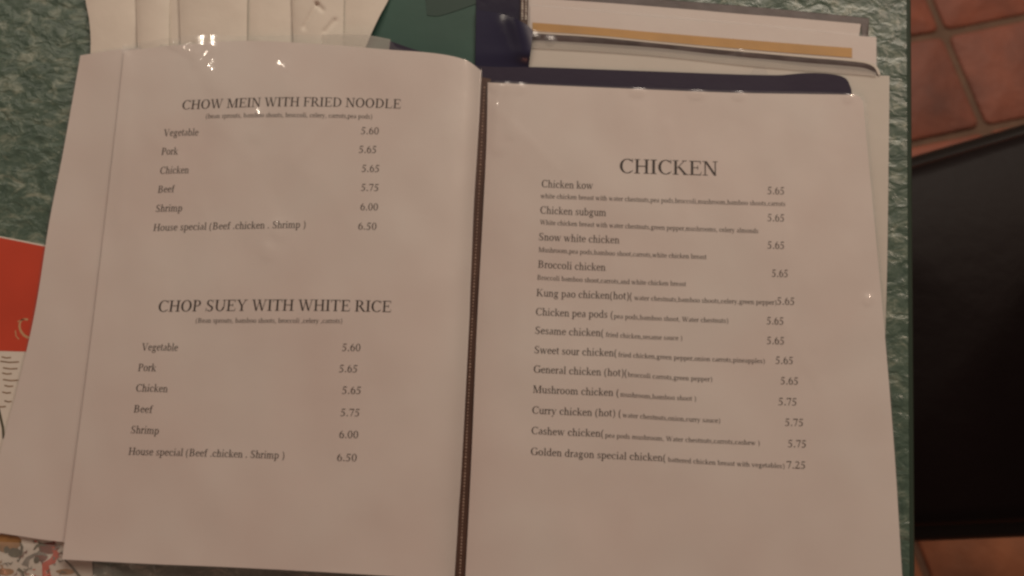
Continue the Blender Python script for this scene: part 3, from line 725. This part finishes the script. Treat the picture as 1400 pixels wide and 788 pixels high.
rows = [('Vegetable', 223, 271, 186.5, 185.5, '5.60', 493, 518, 183.5), ('Pork', 220, 243, 212, 211.5, '5.65', 490, 515, 209), ('Chicken', 218, 258, 238, 237, '5.65', 494, 519, 235),
        ('Beef', 215, 238, 264, 263, '5.75', 493, 518, 261), ('Shrimp', 212, 249, 290, 289, '6.00', 492, 517, 287.5), ('House special (Beef .chicken . Shrimp )', 209, 418, 316, 311.5, '6.50', 489, 515, 314)]
for (t, x0, x1, y0, y1, p, p0, p1, py) in rows:
    L_(t, [(x0, y0), ((x0+x1)/2, (y0+y1)/2-0.3), (x1, y1)], 9.5)
    L_(p, [(p0, py), (p1, py+.4)], 9.5)
L_('CHOP SUEY WITH WHITE RICE', [(215, 426.5), (300, 425.5), (380, 425), (460, 425.5), (535, 427)], 15.3)
L_('(Bean sprouts, bamboo shoots, broccoli ,celery ,carrots)', [(267, 441.5), (360, 441.5), (468, 442)], 6.4)
rows = [('Vegetable', 193, 243, 479.5, 480, '5.60', 467, 493, 480), ('Pork', 188, 213, 507.5, 508, '5.65', 463, 489, 509), ('Chicken', 185, 229, 535.5, 536.5, '5.65', 467, 494, 538.5),
        ('Beef', 182, 208, 564, 565, '5.75', 465, 492, 569), ('Shrimp', 178, 217, 592.5, 594, '6.00', 463, 490, 599), ('House special (Beef .chicken . Shrimp )', 175, 389, 622, 627.5, '6.50', 460, 488, 630.5)]
for (t, x0, x1, y0, y1, p, p0, p1, py) in rows:
    L_(t, [(x0, y0), ((x0+x1)/2, (y0+y1)/2-0.3), (x1, y1)], 10.0)
    L_(p, [(p0, py), (p1, py+.4)], 10.0)
R_('CHICKEN', [(846, 236.5), (914, 238.5), (982, 240.5)], 19.4)
rows = [('Chicken kow', 740, 811, 256, 258.5), ('Chicken subgum', 738, 829, 292, 295.5), ('Snow white chicken', 736, 847, 328.5, 333), ('Broccoli chicken', 735, 828, 366, 370.5),
        ('Kung pao chicken(hot)(', 733, 865, 405, 409.8), ('Chicken pea pods (', 732, 839, 431, 435), ('Sesame chicken(', 731, 826, 456.5, 460), ('Sweet sour chicken(', 730, 844, 483, 487.5),
        ('General chicken (hot)(', 729, 858, 509.5, 514.8), ('Mushroom chicken (', 728, 847, 537, 541.8), ('Curry chicken (hot) (', 727, 850, 565.5, 570), ('Cashew chicken(', 726, 826, 593.5, 597.5),
        ('Golden dragon special chicken(', 725, 911, 622, 631)]
for (t, x0, x1, y0, y1) in rows:
    R_(t, [(x0, y0), ((x0+x1)/2, (y0+y1)/2+0.3), (x1, y1)], 9.9)
small = [('white chicken breast with water chestnuts,pea pods,broccoli,mushroom,bamboo shoots,carrots', 739, 1074, 271, 282), ('White chicken breast with water chestnuts,green pepper,mushrooms, celery almonds', 738, 1037, 307, 319),
         ('Mushroom,pea pods,bamboo shoot,carrots,white chicken breast', 736, 966, 344.5, 354.5), ('Broccoli bamboo shoot,carrots,and white chicken breast', 734, 938, 382.5, 391.5),
         ('water chestnuts,bamboo shoots,celery,green pepper)', 867, 1062, 410.3, 416.8), ('pea pods,bamboo shoot, Water chestnuts)', 839, 996, 435.4, 441.8), ('fried chicken,sesame sauce )', 828, 933, 460.5, 465.5),
         ('fried chicken,green pepper,onion carrots,pineapples)', 845, 1046, 488, 497), ('broccoli carrots,green pepper)', 858, 974, 515.2, 521.8), ('mushroom,bamboo shoot )', 848, 952, 542.2, 548.3),
         ('water chestnuts,onion,curry sauce)', 851, 985, 570.6, 578.5), ('pea pods mushroom, Water chestnuts,carrots,cashew )', 827, 1039, 598.2, 609), ('battered chicken breast with vegetables)', 913, 1073, 631.5, 640.5)]
for (t, x0, x1, y0, y1) in small:
    R_(t, [(x0, y0), ((x0+x1)/2, (y0+y1)/2+0.6), (x1, y1)], 6.4)
for (p, x0, x1, y) in [('5.65', 1049, 1073, 265.5), ('5.65', 1049, 1073, 302.5), ('5.65', 1049, 1073, 340), ('5.65', 1055, 1078, 378.5), ('5.65', 1062, 1087, 416.5), ('5.65', 1048, 1072, 443.5),
                       ('5.65', 1048, 1073, 470.5), ('5.65', 1060, 1085, 497.5), ('5.65', 1067, 1092, 525.5), ('5.75', 1064, 1090, 554), ('5.75', 1073, 1099, 582.3), ('5.75', 1077, 1103, 611.5), ('7.25', 1075, 1102, 640.5)]:
    R_(p, [(x0, y), (x1, y+.6)], 9.9)
